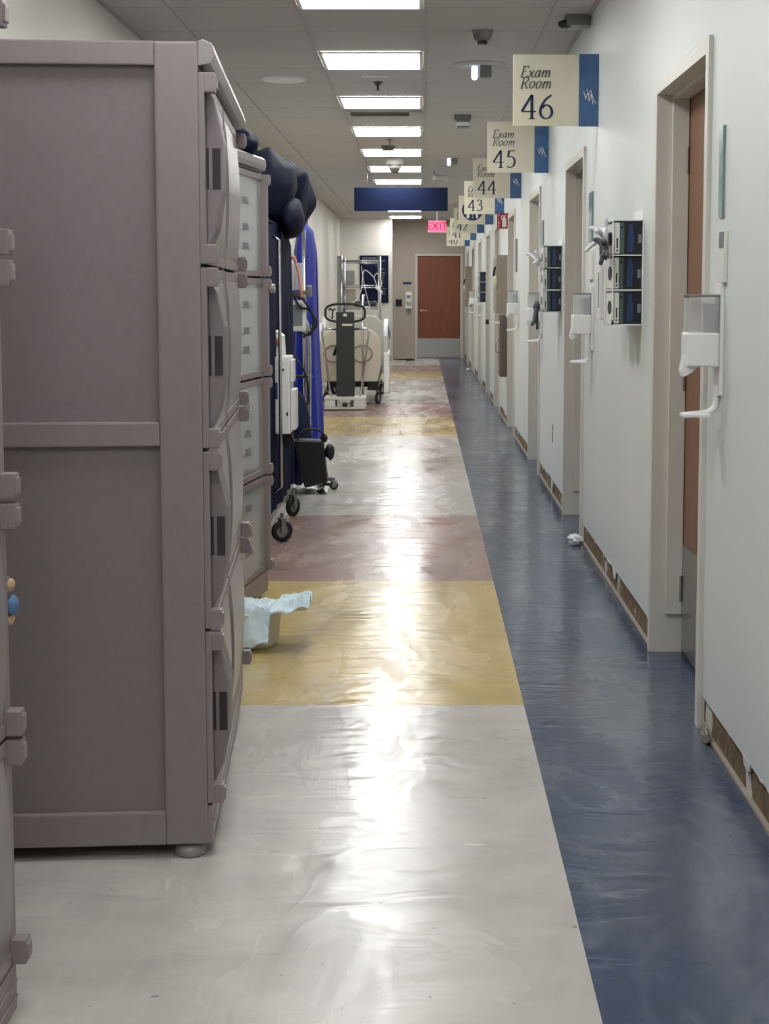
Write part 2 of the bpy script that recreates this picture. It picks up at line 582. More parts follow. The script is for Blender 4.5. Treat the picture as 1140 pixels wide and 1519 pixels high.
# right wall with openings; its lowest 11 cm of face board is torn away
BASE = .105
wm = B()
edges = [Y0] + [v for d in DOORS for v in d] + [YA]
segs = [(edges[i], edges[i + 1]) for i in range(0, len(edges), 2)]
for a, b in segs:
    bx(wm, XR, 1.12, a, b, BASE, H)
for a, b in DOORS:
    bx(wm, XR, 1.12, a, b, DH, H)
    bx(wm, 1.06, 1.12, a, b, 0, DH)
struct('wall_right', wm, 'wallR')
bm = B()
for a, b in segs: bx(bm, XR + .008, 1.12, a, b, 0, BASE)
o = struct('baseboard_right', bm, 'torn'); o['label'] = 'torn strip at the foot of the right wall where the skirting was pulled off'
random.seed(4)
bm = B()
for a, b in segs:       # ragged paper hanging from the board edge
    y = a + .01
    while y < b - .02:
        wd = random.choice((.04, .08, .14, .22)) * random.uniform(.7, 1.3)
        y2 = min(y + wd, b - .005)
        dz = random.choice((.004, .006, .008, .012, .02, .04)) * random.uniform(.5, 1.3)
        if random.random() < .12: dz = .085
        if random.random() < .55:
            y = y2
            continue
        prism(bm, [(y, BASE + .004), (y2, BASE + .004), (y2 - wd * random.uniform(0, .4), BASE - dz * random.uniform(.5, 1)), ((y + y2) / 2, BASE - dz), (y + wd * random.uniform(0, .3), BASE - dz * random.uniform(.3, .9))], 'x', XR - random.uniform(.0005, .002), XR + .004)
        y = y2 + random.choice((0, .04, .1))
o = struct('trim_8', bm, 'wallR'); o['label'] = 'ragged white edge of board above the torn strip'
bm = B()
for a, b in segs:   # grubby glue line on the floor
    bx(bm, XR - .006, XR + .01, a, b, 0, .014, .004)
struct('trim_9', bm, 'grime')
bm = B()
bx(bm, XL, XL + .012, Y0, YE, 0, .1, .003)
bx(bm, XL + .012, -.61, YE - .012, YE, 0, .1, .003)
struct('baseboard_left', bm, 'taupe')

def door_side(n, a, b, label):
    root = bpy.data.objects.new('door_%d' % n, None); C.objects.link(root)
    root.location = (XR, a, 0)
    root['kind'] = 'structure'; root['label'] = label
    L = b - a
    f = B()
    T = .05     # face width
    for y in (0, L - T): bx(f, -.014, .20, y, y + T, 0, DH, .003)
    bx(f, -.014, .20, T, L - T, DH - T, DH, .003)
    # stops, cut short above the floor
    for y0, y1 in ((T, T + .016), (L - T - .016, L - T)): bx(f, .045, .105, y0, y1, .15, DH - T, .002)
    bx(f, .045, .105, T + .016, L - T - .016, DH - T - .016, DH - T, .002)
    obj('door_frame', f, 'frame', root)
    box('door_panel', .108, .15, T + .003, L - T - .003, .008, DH - T - .004, 'wood', root)
    box('kick_plate', .105, .1078, T + .02, L - T - .02, .02, .42, 'steel', root)
    h = B()
    tube(h, [(.108, .13, 1.0), (.055, .13, 1.0), (.05, .15, 1.0), (.05, .25, .995)], .009, 8, 4)
    disc(h, (.103, .13, 1.0), .028, .01, 'x')
    obj('door_handle', h, 'steel', root)
    hb = B()
    for z in (.25, 1.05, 1.85): disc(hb, (.1, L - T - .012, z), .007, .1)
    obj('hinge', hb, 'steel', root)
    return root
names = ['behind the camera', 'nearest to the camera on the right', 'beneath the room 46 sign', 'just past the room 45 sign', 'just past the room 44 sign',
         'past the room 43 sign', 'past the restroom sign', 'past the room 42 sign', 'past the room 41 sign', 'past the room 40 sign']
for i, (a, b) in enumerate(DOORS):
    door_side(i + 1, a, b, 'brown wooden door in a cream frame ' + names[i])

# end door
root = bpy.data.objects.new('door_11', None); C.objects.link(root); root['kind'] = 'structure'
root['label'] = 'red brown wooden door with steel kick plate closing the corridor'
root.location = (0, YA, 0)
f = B()
for x0, x1 in ((-.135, -.083), (.792, .84)): bx(f, x0, x1, -.015, .06, 0, 2.13, .003)
bx(f, -.083, .792, -.015, .06, 2.085, 2.13, .003)
obj('door_frame', f, 'frame', root)
box('door_panel', -.08, .789, .01, .055, .01, 2.082, 'woodE', root)
box('kick_plate', -.075, .784, .006, .0098, .02, .41, 'steel', root)
h = B(); disc(h, (0, 0, .98), .03, .014, 'y'); tube(h, [(0, 0, .98), (0, -.05, .98), (.03, -.058, .98), (.12, -.058, .975)], .01, 8, 4)
obj('door_handle', h, 'steel', root)

# ------------------------------------------------------------------ ceiling fixtures
LX0, LX1 = -.615, .006
def make_light():
    t = thing('ceiling_light', '', 'ceiling light', group='square ceiling light panels')
    w2 = (LX1 - LX0) / 2; l2 = .33
    f = B()
    for a in ((-w2, w2, -l2, -l2 + .02), (-w2, w2, l2 - .02, l2), (-w2, -w2 + .02, -l2 + .02, l2 - .02), (w2 - .02, w2, -l2 + .02, l2 - .02)):
        bx(f, a[0], a[1], a[2], a[3], -.012, 0, .003)
    obj('light_frame', f, 'white', t)
    d = B()
    bx(d, -w2 + .02, w2 - .02, -l2 + .02, l2 - .02, -.007, -.001)
    obj('diffuser', d, 'lens', t)
    return t
L0 = make_light()
k0 = 0
ordn = ['first', 'second', 'third', 'fourth', 'fifth', 'sixth', 'seventh', 'eighth', 'ninth', 'tenth', 'eleventh', 'twelfth']
for i, k in enumerate(range(-4, 11)):
    y = 6.98 + 2.05 * k + .33 + max(0, k - 8) * .65
    if k == 10: y = 28.85
    vis = k + 1
    if k >= 0:
        lb = 'bright square ceiling light panel, %s in the row counting from the camera' % ordn[k]
    else:
        lb = ['bright ceiling light panel behind the viewer, nearest the back wall', 'bright ceiling light panel just behind the viewer', 'bright ceiling light panel right above the viewer', 'bright ceiling light panel above the large grey cabinet'][i]
    l = L0 if i == 0 else dup(L0, (0, 0, 0))
    l.location = ((LX0 + LX1) / 2, y, H - .004); l['label'] = lb

def sign(num, y, kind, label):
    t = thing('room_sign', label, 'sign', (XR, y, 2.19), group='projecting room signs')
    x0 = -.425
    panel = B(); bx(panel, x0, -.098, -.006, .006, 0, .35, .002)
    obj('sign_panel', panel, 'signcream', t)
    band = B(); bx(band, -.098, 0, -.008, .008, -.002, .352, .002)
    bo = obj('blue_band', band, 'signblue', t)
    lg = B()
    for pts in (((-.075, .17), (-.065, .13), (-.055, .165), (-.048, .12), (-.038, .155), (-.028, .105)), ((-.06, .18), (-.05, .15), (-.04, .175), (-.03, .14), (-.02, .12), (-.012, .108))):
        P = [Vector((p[0], -.0095, p[1])) for p in pts]
        for a, b in zip(P, P[1:]):
            d = (b - a).normalized(); n = Vector((-d.z, 0, d.x)) * .0016
            lg.faces.new([lg.verts.new(q) for q in (a + n, b + n, b - n, a - n)])
    obj('logo', lg, 'whitepaint', bo, solid=.0006)
    if kind == 'room':
        tb = B()
        lettering(tb, 'Exam', x0 + .033, .238, -.0065, .054, .26, thin=.032, thick=.056)
        lettering(tb, 'Room', x0 + .033, .184, -.0065, .054, .26, thin=.032, thick=.056)
        obj('lettering', tb, 'ink2', t, solid=.0012)
        nb = B()
        lettering(nb, num, x0 + .04, .036, -.0065, .116, 0, thin=.026, thick=.062, track=.1)
        obj('room_number', nb, 'ink', t, solid=.0012)
    else:
        c = (-.255, -.0075, .175)
        db = B(); disc(db, c, .13, .003, 'y', 36)
        do = obj('round_emblem', db, 'ink', t)
        fg = B()
        for dx, sk in ((-.055, 0), (.055, 1)):
            disc(fg, (c[0] + dx, c[1] - .002, .245), .016, .002, 'y', 16)
            if sk: pts = [(-.022, .222), (.022, .222), (.04, .13), (.014, .13), (.014, .075), (-.014, .075), (-.014, .13), (-.04, .13)]
            else: pts = [(-.03, .222), (.03, .222), (.03, .14), (.017, .14), (.017, .075), (-.017, .075), (-.017, .14), (-.03, .14)]
            prism(fg, [(c[0] + dx + p[0], p[1]) for p in pts], 'y', c[1] - .003, c[1] - .001)
        bx(fg, c[0] - .002, c[0] + .002, c[1] - .003, c[1] - .001, .07, .27)
        obj('figures', fg, 'whitepaint', do)
    return t
SIGNPOS = {'46': ', largest and nearest of the row', '45': ', second behind the largest sign', '44': ', half hidden behind the second sign', '43': ' in front of the round restroom emblem', '': ' half hidden in the row', '42': ' small, just beyond the restroom emblem', '41': ' tiny, next to last of the row', '40': ' tiny, last of the row'}
for num, y, k in (('46', 7.50, 'room'), ('45', 10.42, 'room'), ('44', 13.26, 'room'), ('43', 15.98, 'room'), ('', 18.4, 'wc'), ('42', 21.1, 'room'), ('41', 24.0, 'room'), ('40', 27.2, 'room')):
    if k == 'room': lb = 'cream and blue projecting sign reading Exam Room ' + num
    else: lb = 'cream and blue projecting sign with a round dark restroom emblem'
    sign(num, y, k, lb + SIGNPOS[num])

# navy hanging sign
t = thing('hanging_sign', 'wide blank navy blue sign hanging across the corridor', 'sign', (-.245, 17.8, 2.32))
box('sign_panel', -.555, .555, -.015, .015, 0, .275, 'signnavy', t, .003)
b = B()
for x in (-.4, .4): tube(b, [(x, 0, .275), (x, 0, .478)], .004, 6)
obj('hanging_rod', b, 'greysteel', t)

# exit sign
t = thing('exit_sign', 'small lit red exit sign hanging before the end door', 'exit sign', (.255, 24.6, 2.335))
box('housing', -.15, .15, -.02, .02, 0, .19, 'white', t, .004)
box('lit_face', -.145, .145, -.0245, -.0202, .006, .184, 'exitbg', t)
obj('lettering', text_bm('EXIT', .17, (0, -.0256, .095)), 'exitred', t)
obj('stem', tube(B(), [(0, 0, .19), (0, 0, .463)], .01, 8), 'white', t)

# fire sign
t = thing('fire_sign', 'small red fire extinguisher sign projecting from the right wall', 'sign', (XR, 15.12, 2.0))
box('sign_panel', -.118, 0, -.003, .003, 0, .155, 'red', t, .001)
fb = B()
for i, ch in enumerate('FIRE'):
    tb = text_bm(ch, .036, (-.1, -.0042, .133 - i * .036))
    me = bpy.data.meshes.new('t'); tb.to_mesh(me); tb.free(); fb.from_mesh(me); bpy.data.meshes.remove(me)
obj('lettering', fb, 'whitepaint', t)
eb = B()
prism(eb, [(-.066, .015), (-.026, .015), (-.026, .098), (-.033, .11), (-.059, .11), (-.066, .098)], 'y', -.005, -.003)
bx(eb, -.054, -.038, -.005, -.003, .108, .125); bx(eb, -.07, -.03, -.005, -.003, .125, .133); bx(eb, -.076, -.07, -.005, -.003, .09, .133)
obj('extinguisher_symbol', eb, 'whitepaint', t)

# nurse call lights
def call_light(x, y, label, s=1.0):
    t = thing('call_light', label, 'call light', (x, y, H), group='nurse call lights')
    d = B(); lathe(d, [(0, -.012), (.15, -.012), (.165, -.004), (.165, 0)], seg=32)
    obj('ceiling_plate', d, 'ceil', t)
    box('housing', 0, .075, -.04, .04, -.085, -.012, 'greysteel', t, .006)
    c = B(); lathe(c, [(0, -.10), (.012, -.098), (.02, -.085), (.02, -.02), (.012, -.012)], (-.03, 0, 0), 16)
    obj('lamp', c, 'call', t)
    t.scale = (s,) * 3
    return t
call_light(.365, 9.55, 'ceiling call light with lit blue lamp nearest the room 46 sign')
call_light(.32, 16.1, 'smaller lit ceiling call light beyond the grey box near the room 44 sign', .9)
t = thing('ceiling_box', 'grey tapered box fixed to the ceiling above the nearer call light', 'ceiling fixture', (.335, 8.35, H))
b = B(); lathe(b, [(0, -.055), (.05, -.055), (.06, -.05), (.082, -.002), (.082, 0)], seg=4)
b.transform(Matrix.Rotation(PI / 4, 4, 'Z'))
obj('housing', b, 'greysteel', t); bb = B(); disc(bb, (0, 0, -.063), .028, .018); obj('sensor', bb, 'black', t)
t = thing('ceiling_box', 'square grey ceiling box between the two call lights', 'ceiling fixture', (.335, 12.3, H))
b = B(); lathe(b, [(0, -.1), (.07, -.1), (.08, -.045), (.095, -.04), (.095, 0)], seg=4); b.transform(Matrix.Rotation(PI / 4, 4, 'Z'))
for f_ in b.faces: f_.smooth = False
obj('housing', b, 'greysteel', t); box('lens_strip', -.05, .05, -.07, -.064, -.09, -.06, 'white', t)
t = thing('ceiling_speaker', 'round white speaker grille flush in the ceiling on the left', 'speaker', (-.93, 10.2, H))
b = B(); lathe(b, [(0, -.006), (.1, -.006), (.11, -.012), (.14, -.012), (.15, 0)], seg=36); obj('grille', b, 'white', t)
t = thing('sprinkler', 'small dark sprinkler head on the ceiling behind the second light', 'sprinkler', (-.3, 10.35, H))
b = B(); disc(b, (0, 0, -.004), .03, .008); tube(b, [(0, 0, -.004), (0, 0, -.055)], .007, 8); disc(b, (0, 0, -.02), .022, .005); disc(b, (0, 0, -.055), .014, .004)
obj('head', b, 'wire', t)
t = thing('sprinkler', 'tiny sprinkler head on the ceiling behind the fourth light', 'sprinkler', (-.3, 14.2, H))
b = B(); disc(b, (0, 0, -.004), .03, .008); tube(b, [(0, 0, -.004), (0, 0, -.055)], .007, 8); disc(b, (0, 0, -.055), .014, .004)
obj('head', b, 'greysteel', t)
tag(box('ceiling_plate', -.4, -.22, 10.0, 10.12, H - .006, H, 'offwhite'), 'small rectangular plate on the ceiling just behind the second light', 'ceiling plate')
t = thing('air_vent', 'long slotted air vent just behind the third ceiling light', 'vent', (-.3, 12.1, H))
box('vent_frame', -.3, .3, -.13, .13, -.01, 0, 'rail', t, .003)
b = B()
for i in range(7): bx(b, -.27, .2, -.11 + i * .033, -.1 + i * .033, -.018, -.01)
obj('slats', b, 'taupe', t)
t = thing('smoke_detector', 'round smoke detector on the ceiling before the fifth light', 'smoke detector', (-.33, 14.85, H))
b = B(); lathe(b, [(0, -.045), (.05, -.04), (.07, -.02), (.075, 0)]); obj('detector_body', b, 'taupe', t)
t = thing('security_camera', 'white dome security camera hanging before the sixth light', 'camera', (-.29, 16.2, H))
b = B(); lathe(b, [(0, -.07), (.085, -.07), (.095, -.05), (.095, -.005), (.085, 0)]); obj('housing', b, 'white', t)
b = B(); lathe(b, [(0, -.165), (.03, -.158), (.055, -.13), (.068, -.09), (.07, -.07)]); obj('dome', b, 'greysteel', t)
b = B(); lathe(b, [(.069, -.085), (.062, -.11), (.066, -.112), (.074, -.085)]); obj('dome_ring', b, 'white', t)
t = thing('wall_sensor', 'grey box with a black sensor above the room 46 sign', 'sensor', (.78, 7.9, H))
box('housing', -.03, .095, -.05, .05, -.055, 0, 'greysteel', t, .004)
b = B(); lump(b, (-.035, -.02, -.045), (.035, .03, .022), .3, 3, 2); obj('sensor', b, 'black', t)
t = thing('ceiling_box', 'small white box on the ceiling above the right end of the navy sign', 'ceiling fixture', (.23, 18.6, H))
box('housing', -.1, .1, -.06, .06, -.06, 0, 'white', t, .01); b = B(); disc(b, (0, 0, -.066), .04, .012); obj('sensor', b, 'rail', t)

# ------------------------------------------------------------------ storage cabinets
ROWS = [(.13, .56), (.56, .995), (.995, 1.43), (1.43, 1.88)]
def cabinet(name, label, loc, rz, W, D, cols, kind):
    """front face at x=0 looking +x, side panel at y=0"""
    t = thing(name, label, 'cabinet', loc, rz)
    HT = 1.945
    c = B()
    bx(c, -D + .02, -.03, .018, W - .018, .06, HT - .03)
    bx(c, -D + .005, -.005, .004, W - .004, HT - .03, HT - .002, .004)
    obj('body', c, 'cabpanel', t)
    for side, (ya, yb) in enumerate(((0, .03), (W - .03, W))):
        f = B()
        P = .1
        bx(f, -P, 0, ya, yb, .035, HT, .006)
        bx(f, -D, -D + P, ya, yb, .035, HT, .006)
        bx(f, -D + P, -P, ya, yb, HT - .055, HT, .004)
        bx(f, -D + P, -P, ya, yb, 1.005, 1.062, .004)
        bx(f, -D + P, -P, ya, yb, .035, .115, .004)
        obj('side_frame', f, 'cab', t)
    # front face frame
    f = B()
    bx(f, -.03, .0, .03, W - .03, 1.885, HT, .003)
    bx(f, -.04, .012, .004, W - .004, .035, .128, .003)
    for z in (.06, .09): bx(f, .012, .015, .006, W - .006, z, z + .004)
    cw = W / cols
    for i in range(1, cols): bx(f, -.03, .008, i * cw - .015, i * cw + .015, .128, 1.885, .002)
    obj('front_frame', f, 'cab', t)
    cap = B()
    cq = 1.0 if kind == 'bulged' else .5
    prism(cap, [(0, HT - .055), (.03 * cq, HT - .05), (.042 * cq, HT - .03), (.034 * cq, HT - .004), (.012 * cq, HT + .006), (0, HT + .002)], 'y', .006, W + .004)
    obj('top_canopy', cap, 'cabdoor', t, bevel=.002)
    for x in (-D + .06, -.045):
        for y in (.035, W - .05):
            b = B(); lathe(b, [(0, 0), (.035, 0), (.038, .006), (.038, .02), (.03, .028), (.014, .03), (.014, .06), (0, .06)], (x, y, 0), 20)
            obj('foot', b, 'cabdoor', t)
    for ci in range(cols):
        y0 = ci * cw + (.006 if ci == 0 else .016); y1 = (ci + 1) * cw - (.006 if ci == cols - 1 else .016)
        near = ci == 0
        for z0, z1 in ROWS:
            d = B()
            s = .04
            bx(d, 0, .014, y0, y0 + s, z0 + .004, z1 - .004, .003); bx(d, 0, .014 if kind == 'bulged' else .03, y1 - s, y1, z0 + .004, z1 - .004, .003)
            bx(d, 0, .014, y0 + s, y1 - s, z0 + .004, z0 + .03, .003); bx(d, 0, .014, y0 + s, y1 - s, z1 - .03, z1 - .004, .003)
            do = obj('cabinet_door', d, 'cab', t)
            if kind == 'bulged':
                p = B()
                zc = z0 + (z1 - z0) * .48
                n = 14
                pts = [(0.002, z0 + .012)]
                for i in range(n + 1):
                    pts.append((.010 + .014 * math.sin(PI * i / n) ** .8, z0 + .012 + (z1 - z0 - .024) * i / n))
                pts.append((.002, z1 - .012))
                prism(p, pts, 'y', y0 + s + .01, y1 - s - .01)
                po = obj('door_panel', p, 'cabdoor', do, bevel=.002)
                if ci == 0:
                    yy = y0 + s + .008
                    h = B()
                    q = 1.0 if ci == 0 else .45
                    hp = [(.012, z0 + .03), (.012 + .026 * q, z0 + .09), (.012 + .04 * q, zc - .04), (.012 + .042 * q, zc + .08), (.012 + .022 * q, z1 - .06), (.012, z1 - .022)]
                    prism(h, hp, 'y', yy, yy + .13)
                    ho = obj('door_handle', h, 'cabpanel', do, bevel=.004)
                    k = B()
                    bx(k, .012, .020, yy - .0015, yy + .004, zc - .035, zc + .06)
                    if ci == 0: bx(k, .028, .047, yy - .0015, yy + .004, zc - .035, zc + .06)
                    obj('handle_slot', k, 'dark', ho)
            else:
                p = B()
                bx(p, .002, .008, y0 + s, y1 - s, z0 + .03, z1 - .03)
                obj('clear_pane', p, 'pane', do)
                for zz in (.12, .2, .31):
                    yc = y0 + s + .4 * (y1 - y0 - 2 * s)
                    k = B()
                    bx(k, .0083, .0088, yc, yc + .09, z0 + zz, z0 + zz + .024)
                    bx(k, .0083, .0088, yc - .02, yc + .11, z0 + zz - .006, z0 + zz + .001)
                    obj('printed_mark', k, 'label', do)
            ya, yb = (y0, y0 + .035) if (near and cols > 1) else (y1 - .032, y1 + .002)
            for z in (z0 + .004, z1 - .05):
                la = B()
                bx(la, .012, .04, ya, yb, z, z + .046, .004)
                bx(la, .03, .044, ya + .004, yb - .004, z + .008, z + .038, .003)
                obj('latch', la, 'cab', do)
    return t
cabinet('storage_cabinet', 'large mauve grey storage cabinet whose flat side panel fills the left of the view', (-.518, 3.49, 0), R(3.85), 1.386, 1.0, 2, 'bulged')
cabinet('storage_cabinet', 'mauve grey cabinet cut off by the left edge of the frame, nearest of all', (-.768, 1.28, 0), 0, 1.39, .82, 2, 'bulged')
a8 = R(-8)
cabinet('supply_cabinet', 'mauve grey cabinet with see-through doors behind the large one', (-.700 - .62 * math.sin(R(8)), 6.569 - .62 * math.cos(R(8)), 0), a8, .62, .76, 1, 'clear')

# soft toy stuck between the two nearest cabinets
t = thing('soft_toy', 'small tan and blue soft toy peeking out between the two nearest cabinets', 'toy', (-.782, 2.76, .75))
t.scale = (.5, 1, .55)
box('hook', -.005, .005, -.088, .01, .14, .15, 'cab', t)
b = B(); lump(b, (0, .01, .12), (.022, .022, .024), .1, 1, 3); obj('head', b, 'tan', t)
b = B(); lump(b, (.008, .01, .05), (.026, .024, .036), .15, 2, 3); obj('body', b, 'softblue', t)
b = B(); lump(b, (.0, .01, .0), (.018, .02, .02), .1, 5, 3); obj('foot', b, 'tan', t)

# navy bag on the clear-door cabinet
b = B(); lump(b, (0, 0, .045), (.10, .17, .07), .2, 11, 4)
for v in b.verts: v.co.z = max(v.co.z, 0)
o = obj('plastic_bag', b, 'navybag'); o.location = (-.80, 6.42, 1.952)
tag(o, 'small navy bundle lying on top of the clear-door cabinet', 'bag')

# ------------------------------------------------------------------ basin with pad
t = thing('wash_basin', 'cream plastic wash basin on the yellow floor band beside the cabinet', 'basin', (-.68, 5.68, 0))
b = B()
lathe(b, [(0, .008), (.11, .008), (.122, .02), (.134, .135), (.146, .14), (.148, .15), (.138, .152), (.126, .14), (.114, .03), (.1, .02), (0, .02)], seg=40, sx=1.0, sy=.85)
b.transform(Matrix.Translation((0, 0, -.008)))
obj('basin', b, 'offwhite', t)
b = B()
def padf(u, v):
    x = -.12 + .37 * u; y = -.18 + .28 * v
    r = math.hypot((x - 0) / .137, y / .122)
    if r < 1: z = .155 + .015 * (1 - r)
    else: z = .158 - min(.12, (r - 1) * (.34 if y < 0 and x < .1 else .13) * (1 if x < .1 else .1))
    if x > .1: z += (x - .1) * .22
    q = Vector((u * 5, v * 5, 1))
    z += .030 * noise.noise(q * 1.2) + .018 * (abs(noise.noise(q * 2.7)) - .2)
    y += .03 * noise.noise(q + Vector((9, 3, 0)))
    if r >= 1 and y < 0: y = max(y, -.165)
    return (x, y, max(z, .02))
sheet(b, padf, 44, 36)
for f_ in b.faces: f_.smooth = False
o = obj('absorbent_pad', b, 'pad', solid=.002); o.location = (-.68, 5.68, 0)
tag(o, 'crumpled pale blue absorbent pad draped over the wash basin', 'pad')

# crumpled paper and scraps on the floor
def crumple(name, loc, s, m, label, cat, seed):
    b = B(); lump(b, (0, 0, s[2] * .9), s, .5, seed, 3, 2.5, .9)
    for f_ in b.faces: f_.smooth = False
    for v in b.verts: v.co.z = max(.001, v.co.z)
    o = obj(name, b, m); o.location = loc
    return tag(o, label, cat)
crumple('crumpled_paper', (.835, 7.95, 0), (.035, .035, .03), 'paper', 'crumpled white paper on the blue floor before the room 46 door', 'paper', 1)
crumple('crumpled_paper', (.80, 25.5, 0), (.035, .04, .03), 'paper', 'tiny white scrap on the floor near the end door', 'paper', 5)
crumple('paper_scrap', (.85, 3.42, 0), (.016, .03, .012), 'paper', 'white scrap at the foot of the wall at the right edge of the frame', 'paper', 7)
crumple('wood_splinters', (.864, 4.42, 0), (.010, .045, .03), 'grime', 'curled brown scraps of skirting at the corner of the nearest door frame', 'debris', 9)

# ------------------------------------------------------------------ casters and navy cart
def caster(parent, x, y, r=.055, m='rubber', rz=.3, name='caster', hub='greysteel'):
    b = B()
    A = Matrix.Translation((x, y, 0)) @ Matrix.Rotation(rz, 4, 'Z')
    lathe(b, [(r * .6, -.014), (r * .9, -.014), (r, -.008), (r, .008), (r * .9, .014), (r * .6, .014)], seg=24)
    b.transform(A @ Matrix.Translation((0, 0, r)) @ Matrix.Rotation(PI / 2, 4, 'X'))
    w_ = obj(name, b, m, parent)
    h = B()
    disc(h, (0, 0, 0), r * .62, .012, 'y', 20); disc(h, (0, 0, 0), r * .2, .034, 'y', 12)
    h.transform(A @ Matrix.Translation((0, 0, r)))
    obj('wheel_hub', h, hub, w_)
    k = B()
    for s in (-1, 1): bx(k, -.012, .016, s * .02 - .002, s * .02 + .002, r * .9, r * 2.15, .001)
    bx(k, -.02, .02, -.022, .022, r * 2.1, r * 2.25, .002); disc(k, (0, 0, r * 2.45), .01, r * .5)
    k.transform(A)
    obj('fork', k, 'greysteel', w_)
    return w_

t = thing('linen_cart', 'tall cart under a navy nylon cover with black swivel wheels', 'cart', (-1.13, 8.2, 0))
f = B()
bx(f, -.32, .32, -.9, .9, .135, .17, .005)
for x in (-.3, .3):
    for y in (-.87, .87): tube(f, [(x, y, .15), (x, y, 1.72)], .012, 8)
obj('cart_frame', f, 'greysteel', t)
b = B()
def cover(u, v):
    # u around, v up
    hw, hl, rc = .335, .93, .05
    per_ = [(hw, -hl), (hw, hl), (-hw, hl), (-hw, -hl)]
    s = u * 4; i = int(s) % 4; fr = s - int(s)
    a = per_[i]; c = per_[(i + 1) % 4]
    x = a[0] + (c[0] - a[0]) * fr; y = a[1] + (c[1] - a[1]) * fr
    z = .19 + v * 1.56
    q = Vector((x * 3, y * 3, z * .8))
    k = 1 + .03 * math.sin(y * 22 + 2 * noise.noise(q)) * (1 - v) + .03 * noise.noise(q * 2)
    x *= k
    if v > .96: x *= .96; y *= .98
    return (x, y, z)
sheet(b, cover, 120, 30)
bmesh.ops.remove_doubles(b, verts=b.verts, dist=.002)
bx(b, -.325, .325, -.91, .91, 1.735, 1.75, .005)
obj('nylon_cover', b, 'navy', t)
g = B()
tube(g, [(.34, -.28, 1.66), (.375, -.28, 1.64), (.375, -.28, .32), (.34, -.28, .3)], .009, 8)
obj('push_bar', g, 'chrome', t)
g = B(); tube(g, [(.33, -.62, 1.385), (.385, -.62, 1.385)], .022, 12); obj('clamp', g, 'chrome', t)
for x, y, z in ((.365, -.15, 1), (.345, .78, 2), (-.3, -.8, 3), (-.3, .8, 4)):
    caster(t, x, y, .06, rz=z * .5)
# lower bulging flap beside it
b = B()
lump(b, (0, 0, 0), (.09, .32, .30), .12, 21, 4, 1.6)
o = obj('laundry_bag', b, 'navy'); o.location = (-.815, 9.68, .40)
tag(o, 'dark navy cloth bag bulging out at the bottom of the navy cart', 'bag')

# big navy bags on top of the cart
def bag(loc, s, seed, label, amp=.3):
    b = B(); lump(b, (0, 0, 0), s, amp, seed, 2, 1.5, .6)
    rnd = random.Random(seed)
    for v in b.verts: v.co *= rnd.uniform(.93, 1.1)
    o = obj('plastic_bag', b, 'navybag', bevel=.018); o.location = loc
    o.modifiers['bevel'].segments = 3; o.modifiers['bevel'].angle_limit = R(8)
    return tag(o, label, 'bag')
bag((-.86, 8.5, 1.96), (.15, .32, .22), 3, 'big crumpled navy plastic bag heaped on top of the navy cart')
bag((-.80, 9.02, 1.90), (.15, .3, .25), 8, 'navy plastic bag slumping over the far front edge of the navy cart')
bag((-.735, 8.5, 1.78), (.07, .2, .12), 13, 'low fold of navy plastic bag hanging below the heap', .2)

# white monitor box clipped on the cart front
t = thing('monitor_box', 'white medical monitor box hung on the front of the navy cart', 'medical device', (-.745, 8.1, .6))
b = B(); bx(b, -.045, .035, -.12, .12, 0, .42, .01); obj('housing', b, 'white', t)
b = B(); bx(b, .036, .062, -.09, .09, .02, .24, .006); bx(b, .036, .05, -.08, .08, .28, .40, .004); obj('side_module', b, 'offwhite', t)
b = B(); prism(b, [(-.045, .42), (-.0, .42), (-.005, .53), (-.045, .56)], 'y', -.06, .06); obj('top_bracket', b, 'white', t, bevel=.004)
b = B(); lump(b, (-.03, -.075, .5), (.012, .012, .022), .1, 4, 2); obj('red_cap', b, 'copper', t)
b = B(); bx(b, -.044, -.03, -.124, -.1195, .19, .28); obj('blue_label', b, 'bluebox', t)
b = B(); disc(b, (.0, -.121, .35), .006, .004, 'y', 12); bx(b, .015, .025, -.1225, -.12, .1, .12); obj('button', b, 'black', t)
b = B(); prism(b, [(-.04, 0), (.03, 0), (.05, -.05), (.0, -.09)], 'y', -.02, .02); obj('mount_arm', b, 'black', t)

# equipment pole stand with canisters, cord and black bag
t = thing('equipment_stand', 'grey pole stand loaded with clear canisters and black tubing', 'medical stand', (-.80, 10.15, 0))
b = B()
for a in range(5):
    an = a * 2 * PI / 5 + .3
    tube(b, [(0, 0, .1), (.2 * math.cos(an), .2 * math.sin(an), .07)], .014, 8)
obj('wheeled_base', b, 'greysteel', t)
for a in range(5):
    an = a * 2 * PI / 5 + .3
    caster(t, .2 * math.cos(an), .2 * math.sin(an), .03, rz=an)
b = B(); tube(b, [(0, 0, .08), (0, 0, 1.78)], .013, 10); tube(b, [(.03, -.02, .45), (.035, -.02, .95), (.02, -.02, 1.15), (-.05, -.01, 1.22)], .013, 8, 5)
for z in (.4, .78, 1.12): bx(b, -.08, .05, -.02, .02, z, z + .02, .003)
obj('pole', b, 'chrome', t)
b = B(); bx(b, -.09, .005, -.16, -.03, 1.38, 1.56, .012); obj('clear_canister', b, 'clear', t)
b = B(); bx(b, -.085, .02, -.15, -.05, 1.10, 1.31, .02); pb = obj('pump_body', b, 'offwhite', t)
b = B(); bx(b, -.07, .0, -.153, -.149, 1.14, 1.28, .001); obj('pump_window', b, 'label', pb)
b = B(); bx(b, -.105, -.075, -.03, -.01, 1.38, 1.78, .004); obj('white_upright', b, 'white', t)
b = B(); bx(b, .02, .06, -.13, -.05, 1.33, 1.41, .012); bx(b, -.07, .05, -.12, -.03, 1.345, 1.375, .006); obj('clamp_block', b, 'greysteel', t)
